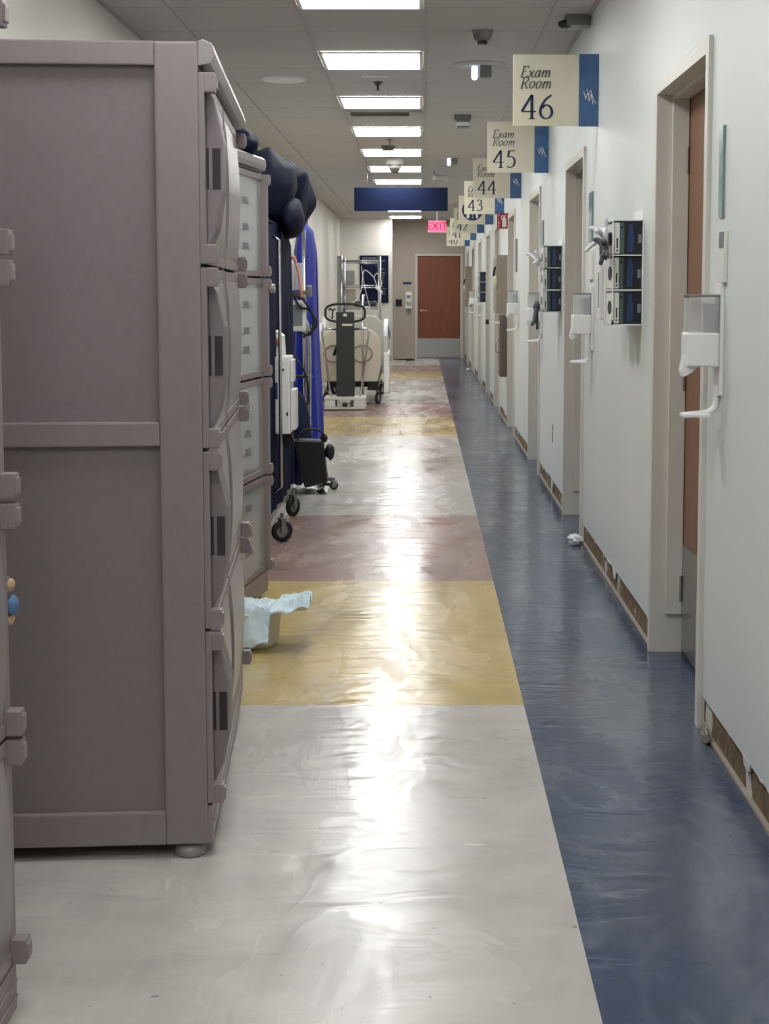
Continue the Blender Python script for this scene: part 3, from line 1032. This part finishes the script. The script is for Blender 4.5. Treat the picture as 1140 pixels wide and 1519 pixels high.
for i, pts in enumerate((((-.05, -.15, 1.34), (.0, -.17, 1.32), (.07, -.14, 1.2), (.05, -.12, 1.08), (-.04, -.12, 1.1)),
                         ((-.07, -.12, 1.36), (-.02, -.16, 1.27), (.05, -.14, 1.24), (.09, -.12, 1.14), (.0, -.12, 1.06)),
                         ((-.06, -.14, .95), (.02, -.16, .8), (.03, -.1, .62), (-.05, -.1, .5)))):
    b = B(); tube(b, pts, .008, 8, 6); obj('black_hose', b, 'cable', t)
b = B(); tube(b, [(-.07, -.19, 1.58), (-.05, -.2, 1.6), (-.035, -.2, 1.55), (-.01, -.2, 1.42), (.0, -.19, 1.33)], .009, 8, 5); obj('orange_cord', b, 'copper', t)
b = B(); tube(b, [(-.02, -.12, .64), (-.0, -.13, .55), (-.01, -.12, .48)], .012, 8, 4); obj('orange_plug', b, 'copper', t)

b = B()
prism(b, [(-.135, .25), (.045, .245), (.075, -.02), (-.07, -.055)], 'y', -.06, .06)
t = thing('equipment_bag', 'black fabric bag hanging low beneath the blue drape', 'bag', (-.66, 9.24, .20))
obj('bag_body', b, 'black', t, bevel=.012)
b = B(); lump(b, (.085, -.01, .17), (.03, .04, .05), .3, 2, 3); lump(b, (.05, .0, .255), (.022, .03, .03), .2, 4, 2); obj('side_pouch', b, 'rubber', t)
b = B(); tube(b, [(-.12, -.02, .25), (-.06, -.02, .31), (.03, -.02, .30), (.06, -.02, .25)], .008, 8, 5); tube(b, [(.04, -.03, -.03), (.1, -.03, -.035)], .011, 8); obj('strap', b, 'rubber', t)
b = B()
def papf(u, v):
    q = Vector((u * 4, v * 4, 3))
    return (-.9 + .26 * u, 9.95 + .35 * v, .035 + .05 * abs(noise.noise(q)) + .02 * abs(noise.noise(q * 2.5)) - .03 * abs(2 * u - 1) ** 3)
sheet(b, papf, 20, 20)
for f_ in b.faces: f_.smooth = False
o = obj('plastic_sheet', b, 'paper', solid=.002)
tag(o, 'crumpled white plastic sheet on the floor beneath the black bag', 'plastic sheet')

# royal blue drape
t = thing('drape_rack', 'narrow rack wrapped in a royal blue drape', 'drape', (-.845, 10.85, 0))
b = B(); tube(b, [(0, 0, .04), (0, 0, 1.9)], .014, 8); bx(b, -.07, .07, -.25, .25, .04, .08, .01)
obj('rack_pole', b, 'greysteel', t)
b = B()
def drape(u, v):
    a = 2 * PI * u
    z = .27 + 1.62 * v
    rx = .115 - .045 * v - (.03 * max(0, v - .85) / .15); ry = .42 - .12 * v
    if v > .97: rx *= .4; ry *= .5
    k = 1 + .09 * math.sin(9 * a + 3 * noise.noise(Vector((0, u * 3, v * 2)))) * (1.1 - v) + .06 * noise.noise(Vector((math.cos(a) * 2, math.sin(a) * 2, v * 3)))
    return (.0 + rx * k * math.cos(a), ry * k * math.sin(a), z)
sheet(b, drape, 96, 40)
bmesh.ops.remove_doubles(b, verts=b.verts, dist=.001)
obj('blue_cover', b, 'royal', t)

# ------------------------------------------------------------------ supplies inside the clear cabinet
ca, sa = math.cos(a8), math.sin(a8)
cx0, cy0 = -.700 - .62 * math.sin(R(8)), 6.569 - .62 * math.cos(R(8))

# ------------------------------------------------------------------ wheelchair-scale column
t = thing('standing_scale', 'dark grey upright column scale on a white base with a black hoop handle', 'scale', (-.885, 17.25, 0))
b = B(); bx(b, -.24, .24, -.16, .25, .01, .04, .006); bx(b, -.24, .24, -.17, .25, .12, .15, .006)
for x0, x1 in ((-.235, -.11), (-.09, .06), (.1, .235)): bx(b, x0, x1, -.165, .24, .04, .12, .008)
obj('base_box', b, 'offwhite', t)
b = B(); bx(b, -.24, .24, -.158, .24, .0, .014, .004); bx(b, -.03, .03, -.168, -.164, .04, .1); obj('dark_skirt', b, 'rubber', t)
b = B(); tube(b, [(-.07, -.175, .115), (-.05, -.19, .09), (.05, -.19, .09), (.07, -.175, .115)], .008, 8, 4); obj('base_handle', b, 'greysteel', t)
box('column', -.105, .105, -.05, .08, .15, 1.13, 'charcoal', t, .012)
b = B()
hp = []
for k in range(28):
    a = 2 * PI * k / 28
    cx_, sx_ = math.cos(a), math.sin(a)
    hp.append((.0 + .23 * math.copysign(abs(cx_) ** .75, cx_), -.02 + .1 * sx_ * 0, 1.12 + .105 * math.copysign(abs(sx_) ** .6, sx_)))
tube(b, hp, .014, 8, closed=True)
obj('hoop_handle', b, 'rubber', t)
b = B(); tube(b, [(-.15, -.03, 1.05), (-.145, -.03, 1.14), (-.17, -.03, 1.17), (-.19, -.03, 1.15)], .009, 8, 4); tube(b, [(-.15, -.03, 1.14), (-.11, -.03, 1.17)], .008, 8); obj('curled_hook', b, 'rubber', t)
box('display_plate', -.035, .085, -.053, -.049, .97, .995, 'offwhite', t); box('button', -.02, .02, -.054, -.049, 1.08, 1.11, 'white', t, .003)
for sgn in (-1, 1):
    b = B(); tube(b, [(sgn * .10, .0, .93), (sgn * .25, .0, .94), (sgn * .275, .0, .90), (sgn * .17, -.02, .15)], .012, 8, 0); obj('side_rail', b, 'chrome', t)

# ------------------------------------------------------------------ hospital bed
t = thing('hospital_bed', 'cream hospital bed parked against the left wall behind the column scale', 'bed', (-.86, 18.9, 0))
b = B()
bx(b, -.34, .34, -.85, .85, .30, .38, .01); bx(b, -.3, -.22, -.75, .75, .16, .22, .01); bx(b, .22, .3, -.75, .75, .16, .22, .01); bx(b, -.3, .3, -.72, -.6, .2, .34, .01); bx(b, -.3, .3, .6, .72, .2, .34, .01)
obj('bed_frame', b, 'charcoal', t)
b = B(); bx(b, -.33, .33, -.88, .88, .382, .52, .05, 4); obj('mattress', b, 'softblue', t)
def board(y, th, hz, nm):
    b = B()
    pts = [(-.36, .28), (.33, .28), (.375, .5), (.37, hz - .22)]
    for k in range(1, 9):
        a = PI / 2 * k / 8
        pts.append((.37 - .2 * (1 - math.cos(a)), hz - .22 + .22 * math.sin(a)))
    for k in range(0, 9):
        a = PI / 2 * (1 - k / 8)
        pts.append((-.37 + .2 * (1 - math.cos(a)), hz - .22 + .22 * math.sin(a)))
    prism(b, pts, 'y', y, y + th)
    return obj(nm, b, 'cream', t, bevel=.012)
fb_ = board(-.96, .05, .92, 'foot_board')
b = B()
for x in (-.2, .14): 
    P_ = [(x + .12 * math.cos(2 * PI * k / 24), -.965, .62 + .1 * math.sin(2 * PI * k / 24)) for k in range(24)]
    tube(b, P_, .012, 6, closed=True)
obj('grip_ring', b, 'beige', fb_)
board(.92, .05, 1.05, 'head_board')
def rail(x, y0, y1, z0, z1, tilt=0):
    b = B()
    n = 10; pts = []
    L = y1 - y0
    for k in range(n + 1):
        a = PI * k / n
        pts.append((y0 + L / 2 - L / 2 * math.cos(a) * 1.0, z1 - .2 + .2 * math.sin(a)))
    pts += [(y1 - .06, z0), (y0 + .06, z0)]
    prism(b, pts, 'x', x, x + .055)
    o = obj('side_rail', b, 'white', t, bevel=.012)
    b = B(); bx(b, x + .056 if x > 0 else x - .006, x + .062 if x > 0 else x, y0 + .15, y1 - .15, z1 - .2, z1 - .1, .002)
    obj('control_panel', b, 'softblue', o)
rail(.395, -.86, -.1, .42, 1.03); rail(.385, .0, .8, .44, .95); rail(-.42, -.86, -.1, .42, .98); rail(-.42, .0, .8, .44, 1.05)
b = B(); prism(b, [(-.95, .14), (-.72, .12), (-.6, .5), (-.66, .66), (-.85, .62)], 'x', .40, .47); obj('rail_arm', b, 'white', t, bevel=.01)
for x in (-.3, .33):
    for y in (-.86, .78): caster(t, x, y, .075, rz=1.2, hub='offwhite')
b = B(); bx(b, .2, .34, -.9, -.78, .17, .32, .01); obj('pedal_housing', b, 'black', t)
b = B(); tube(b, [(-.1, -.99, .86), (-.16, -1.0, .7), (-.2, -.99, .6)], .016, 8, 4); obj('blue_strap', b, 'navy', t)

# IV pole beside the scale
t = thing('iv_pole', 'thin chrome drip pole standing between the scale and the bed', 'iv pole', (-.70, 17.66, 0))
b = B(); tube(b, [(0, 0, .05), (0, 0, 1.33)], .012, 8); tube(b, [(0, 0, 1.3), (.02, 0, 1.33), (.02, -.01, 1.27)], .006, 6); obj('pole', b, 'chrome', t)
b = B()
for a in range(4):
    an = a * PI / 2 + .5
    tube(b, [(0, 0, .06), (.1 * math.cos(an), .1 * math.sin(an), .02)], .01, 6)
obj('pole_base', b, 'greysteel', t)

# wire shelving with stuff
t = thing('wire_shelving', 'tall chrome wire shelf rack behind the hospital bed', 'shelving', (-.86, 21.3, 0))
b = B()
for x in (-.26, .26):
    for y in (-.45, .45): tube(b, [(x, y, 0.02), (x, y, 1.87)], .0125, 8)
obj('posts', b, 'chrome', t)
for z in (.3, .75, 1.15, 1.45, 1.8):
    b = B()
    for x in (-.26, .26): tube(b, [(x, -.45, z), (x, .45, z)], .006, 6); tube(b, [(x, -.45, z - .03), (x, .45, z - .03)], .005, 6)
    for y in (-.45, .45):
        tube(b, [(-.26, y, z), (.26, y, z)], .006, 6); tube(b, [(-.26, y, z - .03), (.26, y, z - .03)], .005, 6)
        zz = [(-.26 + .52 * i / 18, y, z - (.03 if i % 2 else 0)) for i in range(19)]
        tube(b, zz, .003, 5)
    for i in range(12): tube(b, [(-.26, -.45 + .9 * i / 11, z), (.26, -.45 + .9 * i / 11, z)], .003, 5)
    obj('wire_shelf', b, 'chrome', t)
box('dark_side_panel', -.32, -.272, -.47, .45, .1, 1.86, 'greysteel', t)
t0 = tag(box('storage_bin', -1.07, -.95, 20.9, 21.2, 1.456, 1.66, 'greysteel', None, .01), 'grey bin on the upper shelf of the wire rack', 'bin')
tag(box('storage_bin', -1.07, -.94, 20.9, 21.25, 1.156, 1.4, 'grime', None, .01), 'brownish grey bin one shelf lower on the wire rack', 'bin')
tag(box('folded_blanket', -1.05, -.66, 20.95, 21.6, .756, .93, 'taupe', None, .03), 'dull brown folded blanket on a middle shelf of the wire rack', 'blanket')
tag(box('folded_blanket', -.95, -.64, 20.95, 21.5, 1.156, 1.23, 'charcoal', None, .03), 'dark folded cloth lying on the shelf beside the brownish bin', 'blanket')
t = thing('cable_handset', 'white corded handset hanging off the right front of the wire rack', 'handset', (-.60, 20.82, 1.36))
b = B(); prism(b, [(-.055, .06), (.045, -.03), (.06, .0), (-.03, .09)], 'y', -.03, .0); obj('handset', b, 'white', t, bevel=.008)
b = B(); tube(b, [(-.02, .015, .08), (-.06, .01, .2), (-.02, -.01, .26), (.02, 0, .2), (.04, 0, .1), (.0, 0, .03)], .006, 6, 6)
tube(b, [(-.06, .02, .2), (-.2, .01, .3), (-.24, 0, .05), (-.3, 0, -.1), (-.38, 0, -.15)], .007, 6, 6)
tube(b, [(-.24, 0, .36), (-.2, 0, .1), (-.14, 0, -.15), (-.1, 0, -.3)], .005, 6, 6); obj('cord', b, 'offwhite', t)

# small things behind: black cable on floor near the end wall
b = B(); tube(b, [(-.55, 29.9, .012), (-.35, 29.6, .012), (-.25, 29.95, .012), (-.15, 29.5, .012), (-.3, 29.3, .012)], .012, 6, 6)
tag(obj('floor_cable', b, 'cable'), 'dark cable lying on the floor at the far end left of the door', 'cable')

# ------------------------------------------------------------------ end wall items
t = thing('directory_board', 'navy blue directory board with white lines on the left end wall', 'notice board', (-.93, YE - .003, 1.14))
box('board', -.28, .28, -.02, 0, 0, .93, 'signnavy', t, .004)
b = B()
random.seed(8)
for (xa, zz) in [(.10, .82), (.02, .72)] + [(.12, .66 - i * .038) for i in range(14)]:
    if random.random() < .85: bx(b, xa, xa + random.uniform(.06, .12), -.0225, -.0205, zz, zz + .012)
bx(b, -.24, .05, -.0225, -.0205, .87, .89)
obj('white_text_lines', b, 'label', t)
t = thing('hand_dispenser', 'small white sanitizer dispenser on the alcove wall left of the end door', 'dispenser', (-.265, YA, 1.02))
box('backplate', -.065, .065, -.012, 0, 0, .34, 'white', t, .006); box('reservoir', -.055, .055, -.1, -.012, .13, .29, 'white', t, .02)
box('drip_tray', -.05, .05, -.12, -.012, .0, .025, 'white', t, .008); box('dark_window', -.035, .035, -.102, -.0995, .21, .27, 'label', t)
tag(box('card_reader', -.53, -.40, YA - .03, YA, 1.07, 1.21, 'black_s', None, .006), 'square black card reader on the alcove wall', 'card reader')
tag(box('name_plate', -.38, -.21, YA - .008, YA, 1.51, 1.56, 'ink', None, .002), 'small dark name plate above the alcove dispenser', 'name plate')
tag(box('wall_switch', XL, XL + .01, 17.5, 17.62, 1.26, 1.42, 'ink', None, .002), 'small dark plate on the left wall beside the blue drape', 'wall plate')
tag(box('wall_plate', XL, XL + .01, 20.5, 20.7, 1.52, 1.72, 'offwhite', None, .002), 'pale square plate on the left wall farther along', 'wall plate')

# ------------------------------------------------------------------ right wall fittings
def dispenser(label):
    """wall face at x=0, sticks out towards -x, seen from -y"""
    t = thing('hand_dispenser', label, 'dispenser', group='sanitizer dispensers on the right wall')
    b = B(); bx(b, -.012, 0, -.05, .05, .03, .36, .006); obj('backplate', b, 'white', t)
    b = B(); bx(b, -.104, -.012, -.048, .048, .2, .32, .014, 3); obj('clear_reservoir', b, 'clear', t)
    b = B(); bx(b, -.05, -.018, -.035, .035, .205, .30, .006); obj('gel_pouch', b, 'label', t)
    b = B(); bx(b, -.108, -.012, -.052, .052, .115, .215, .012, 3); prism(b, [(-.108, .15), (-.118, .1), (-.112, .085), (-.085, .1), (-.07, .118)], 'y', -.03, .03); obj('pump_body', b, 'white', t)
    b = B(); bx(b, -.104, -.012, -.046, .046, .318, .326, .003); obj('reservoir_lid', b, 'greysteel', t)
    b = B(); tube(b, [(-.008, 0, .06), (-.012, 0, .0), (-.03, 0, -.02), (-.06, 0, -.026), (-.11, 0, -.03)], [.014, .013, .013, .012, .008] if False else .010, 10, 5)
    bx(b, -.112, -.03, -.04, .04, -.034, -.024, .004); obj('drip_tray', b, 'white', t)
    return t
d0 = dispenser('white sanitizer dispenser with drip tray beside the nearest door')
d0.location = (XR, 4.37, 1.035)
dups = [((XR, 7.66, 1.035), 'white sanitizer dispenser just before the room 46 door'),
        ((XR, 10.86, 1.035), 'white sanitizer dispenser below the second glove box rack'),
        ((XR, 13.45, 1.05), 'white sanitizer dispenser before the room 44 door'),
        ((XR, 21.5, 1.05), 'tiny far dispenser beyond the third glove box rack'),
        ((XR, 24.3, 1.05), 'farthest tiny dispenser, near the far beige station')]
for loc, lb in dups: dup(d0, loc, label=lb)

def glove_rack(y, z, label, n, gl):
    t = thing('glove_rack', label, 'rack', (XR, y, z), group='glove box racks')
    b = B()
    for i in range(n + 1): bx(b, -.122, 0, 0, .255, i * .138 - .002, i * .138 + .003, .001)
    bx(b, -.003, 0, 0, .255, 0, n * .138 + .045); bx(b, -.122, -.118, .0, .012, 0, n * .138); bx(b, -.122, -.118, .24, .255, 0, n * .138)
    bx(b, -.122, -.118, .0, .255, 0, .02)
    obj('rack', b, 'white', t)
    return t
def glove_box(y, z, label, off):
    t = thing('glove_box', label, 'glove box', (XR, y, z), group='glove boxes')
    b = B(); bx(b, -.114, -.006, .006 + off, .246, 0, .13, .001); obj('carton', b, 'navybox', t)
    yy = .006 + off
    b = B(); bx(b, -.112, -.094, yy - .0012, yy, .004, .126); bx(b, -.1145, -.1138, yy, .24, .004, .126); obj('white_stripe', b, 'offwhite', t)
    b = B(); bx(b, -.094, -.076, yy - .0011, yy, .004, .126); obj('green_stripe', b, 'greenbox', t)
    b = B(); prism(b, [(-.062, .01), (-.04, .01), (-.036, .07), (-.044, .12), (-.056, .12), (-.06, .07)], 'y', yy - .001, yy); obj('blue_print', b, 'bluebox', t)
    b = B(); disc(b, (-.103, yy - .0015, .016), .004, .001, 'y', 10); bx(b, -.106, -.1, yy - .002, yy - .001, .025, .065); disc(b, (-.085, yy - .0015, .108), .006, .001, 'y', 10)
    obj('black_print', b, 'black', t)
    b = B(); bx(b, -.02, -.006, yy - .0013, yy, .045, .08); obj('side_label', b, 'label', t)
    b = B(); P_ = [(.125 + .06 * math.cos(2 * PI * k / 20), .065 + .028 * math.sin(2 * PI * k / 20)) for k in range(20)]
    prism(b, P_, 'x', -.1165, -.1146); obj('opening', b, 'dark', t)
    return t
def glove(loc, s, seed, m, label, hang=False):
    b = B()
    rnd = random.Random(seed)
    lump(b, (0, 0, 0), s, .5, seed, 3, 2.4, .9)
    for i in range(5):      # five limp fingers
        if hang: d = Vector((rnd.uniform(-.1, .1), (i - 2) * .16, -1))
        else: d = Vector((rnd.uniform(-.5, .1), rnd.uniform(-1, .6), rnd.uniform(-.8, .9)))
        d.normalize()
        st = Vector((0, (i - 2) * s[1] * .35, -s[2] * .3 if hang else 0))
        ln = .06 + .014 * (i % 3)
        k = Vector((-.012 * rnd.random(), .01 * rnd.uniform(-1, 1), -.014))
        tube(b, [st, st + d * (ln * .5) + k * .5, st + d * ln + k, st + d * (ln * 1.25) + k * 2.2], [.011] * 4 + [.010] * 4 + [.009] * 4 + [.004], 7, 4)
    o = obj('disposable_glove', b, m); o.location = loc
    return tag(o, label, 'glove')
RK = [(5.93, 1.236, 'white rack of three glove boxes nearest the camera', 'nearest'), (9.34, 1.24, 'white rack of three glove boxes between rooms 46 and 45', 'second'), (19.83 - .0 + .4, 1.22, 'small far white rack of glove boxes beyond the restroom sign', 'far')]
for y, z, lb, w_ in RK:
    glove_rack(y, z, lb, 3, None)
    for i, pos in enumerate(('bottom', 'middle', 'top')):
        glove_box(y, z + .0035 + i * .138, 'dark blue glove box, %s of three in the %s rack' % (pos, w_), .0 if i != 1 else .012)
glove((XR - .142, 6.08, 1.59), (.022, .06, .04), 3, 'glovew', 'white glove pulled out of the top box of the nearest rack')
glove((XR - .148, 6.0, 1.535), (.018, .035, .035), 5, 'glove', 'dark grey glove sticking out under the white one at the nearest rack')
glove((XR - .145, 9.52, 1.275), (.02, .04, .03), 8, 'glove', 'dark grey glove hanging with its fingers down from the second rack', True)
glove((XR - .14, 9.5, 1.56), (.016, .05, .03), 6, 'glovew', 'white glove poking out of the second rack')
t = thing('wipe_holder', 'white plastic holder fixed beside the nearest glove rack', 'holder', (XR, 6.28, 1.25))
b = B(); bx(b, -.13, 0, 0, .09, 0, .24, .012); obj('holder_body', b, 'white', t); b = B(); bx(b, -.131, -.12, .02, .05, .05, .2); obj('slot', b, 'label', t)

# plates beside doors
def plate(y, z, h_, wd, m, label, th=.012):
    return tag(box('wall_plate', XR - th, XR, y, y + wd, z, z + h_, m, None, .002), label, 'wall plate')
plate(4.35, 1.585, .265, .055, 'tealpane', 'thin green-edged acrylic sheet on the wall above the nearest room plate', .008)
t = thing('room_plate', 'cream room plate with grey top beside the nearest door', 'wall plate', (XR, 4.29, 1.395))
box('plate', -.012, 0, 0, .07, 0, .15, 'offwhite', t, .003); box('grey_header', -.0135, -.012, .004, .066, .1, .146, 'label', t)
plate(7.66, 1.62, .26, .14, 'tealpane', 'thin green-edged acrylic sheet at the far side of the nearest glove rack', .01)
plate(7.62, 1.43, .15, .16, 'offwhite', 'cream room plate before the room 46 door')
plate(10.75, 1.62, .26, .14, 'tealpane', 'thin green-edged acrylic sheet at the far side of the second glove rack', .01)
plate(13.7, 1.55, .3, .14, 'label', 'grey plate on the wall before the room 44 door')
plate(9.9, .36, .12, .012, 'dark', 'narrow dark slot low on the wall between the first glove racks', .004)

# fold-down stations
def station(y, label, zt=1.74, zb=1.14, s=1.0):
    t = thing('charting_station', label, 'wall cabinet', (XR, y, zb))
    box('cabinet_body', -.112, 0, 0, .62, 0, zt - zb, 'beige', t, .006)
    box('drop_leaf', -.118, -.1125, .03, .59, .03, zt - zb - .03, 'grime', t, .002)
    b = B(); tube(b, [(-.11, .05, .28), (-.13, .05, .32), (-.14, .05, .42), (-.125, .05, .48)], .012, 8, 4); obj('pull_handle', b, 'black', t)
    b = B(); lump(b, (-.13, .02, .33), (.025, .03, .06), .1, 2, 3); obj('yellow_knob', b, 'signcream', t)
    return t
station(15.22, 'beige wall-mounted charting cabinet between rooms 44 and 43')
station(26.0, 'small far beige charting cabinet near the end door', 1.80, 1.10)
t = thing('folding_seat', 'dark taupe folding seat panel hung below the beige charting cabinet', 'folding seat', (XR, 14.98 + .12, .5))
b = B(); bx(b, -.085, -.01, 0, .34, 0, .63, .02, 3); obj('seat_panel', b, 'taupe', t)
b = B(); P_ = [(-.09, .02, .24), (-.125, .02, .26), (-.125, .02, .36), (-.09, .02, .38)]; tube(b, P_, .006, 8); obj('loop_handle', b, 'chrome', t)
b = B(); tube(b, [(-.01, .04, .55), (-.14, .04, .55)], .007, 8); obj('support_arm', b, 'white', t)
t = thing('door_closer_lever', 'small black and white lever sticking out above the taupe seat', 'lever', (XR, 17.9, 1.0))
b = B(); bx(b, -.11, -.07, 0, .04, -.03, .03, .004); obj('lever_tip', b, 'black', t); b = B(); tube(b, [(0, .02, 0), (-.07, .02, 0)], .012, 8); obj('lever_arm', b, 'white', t)
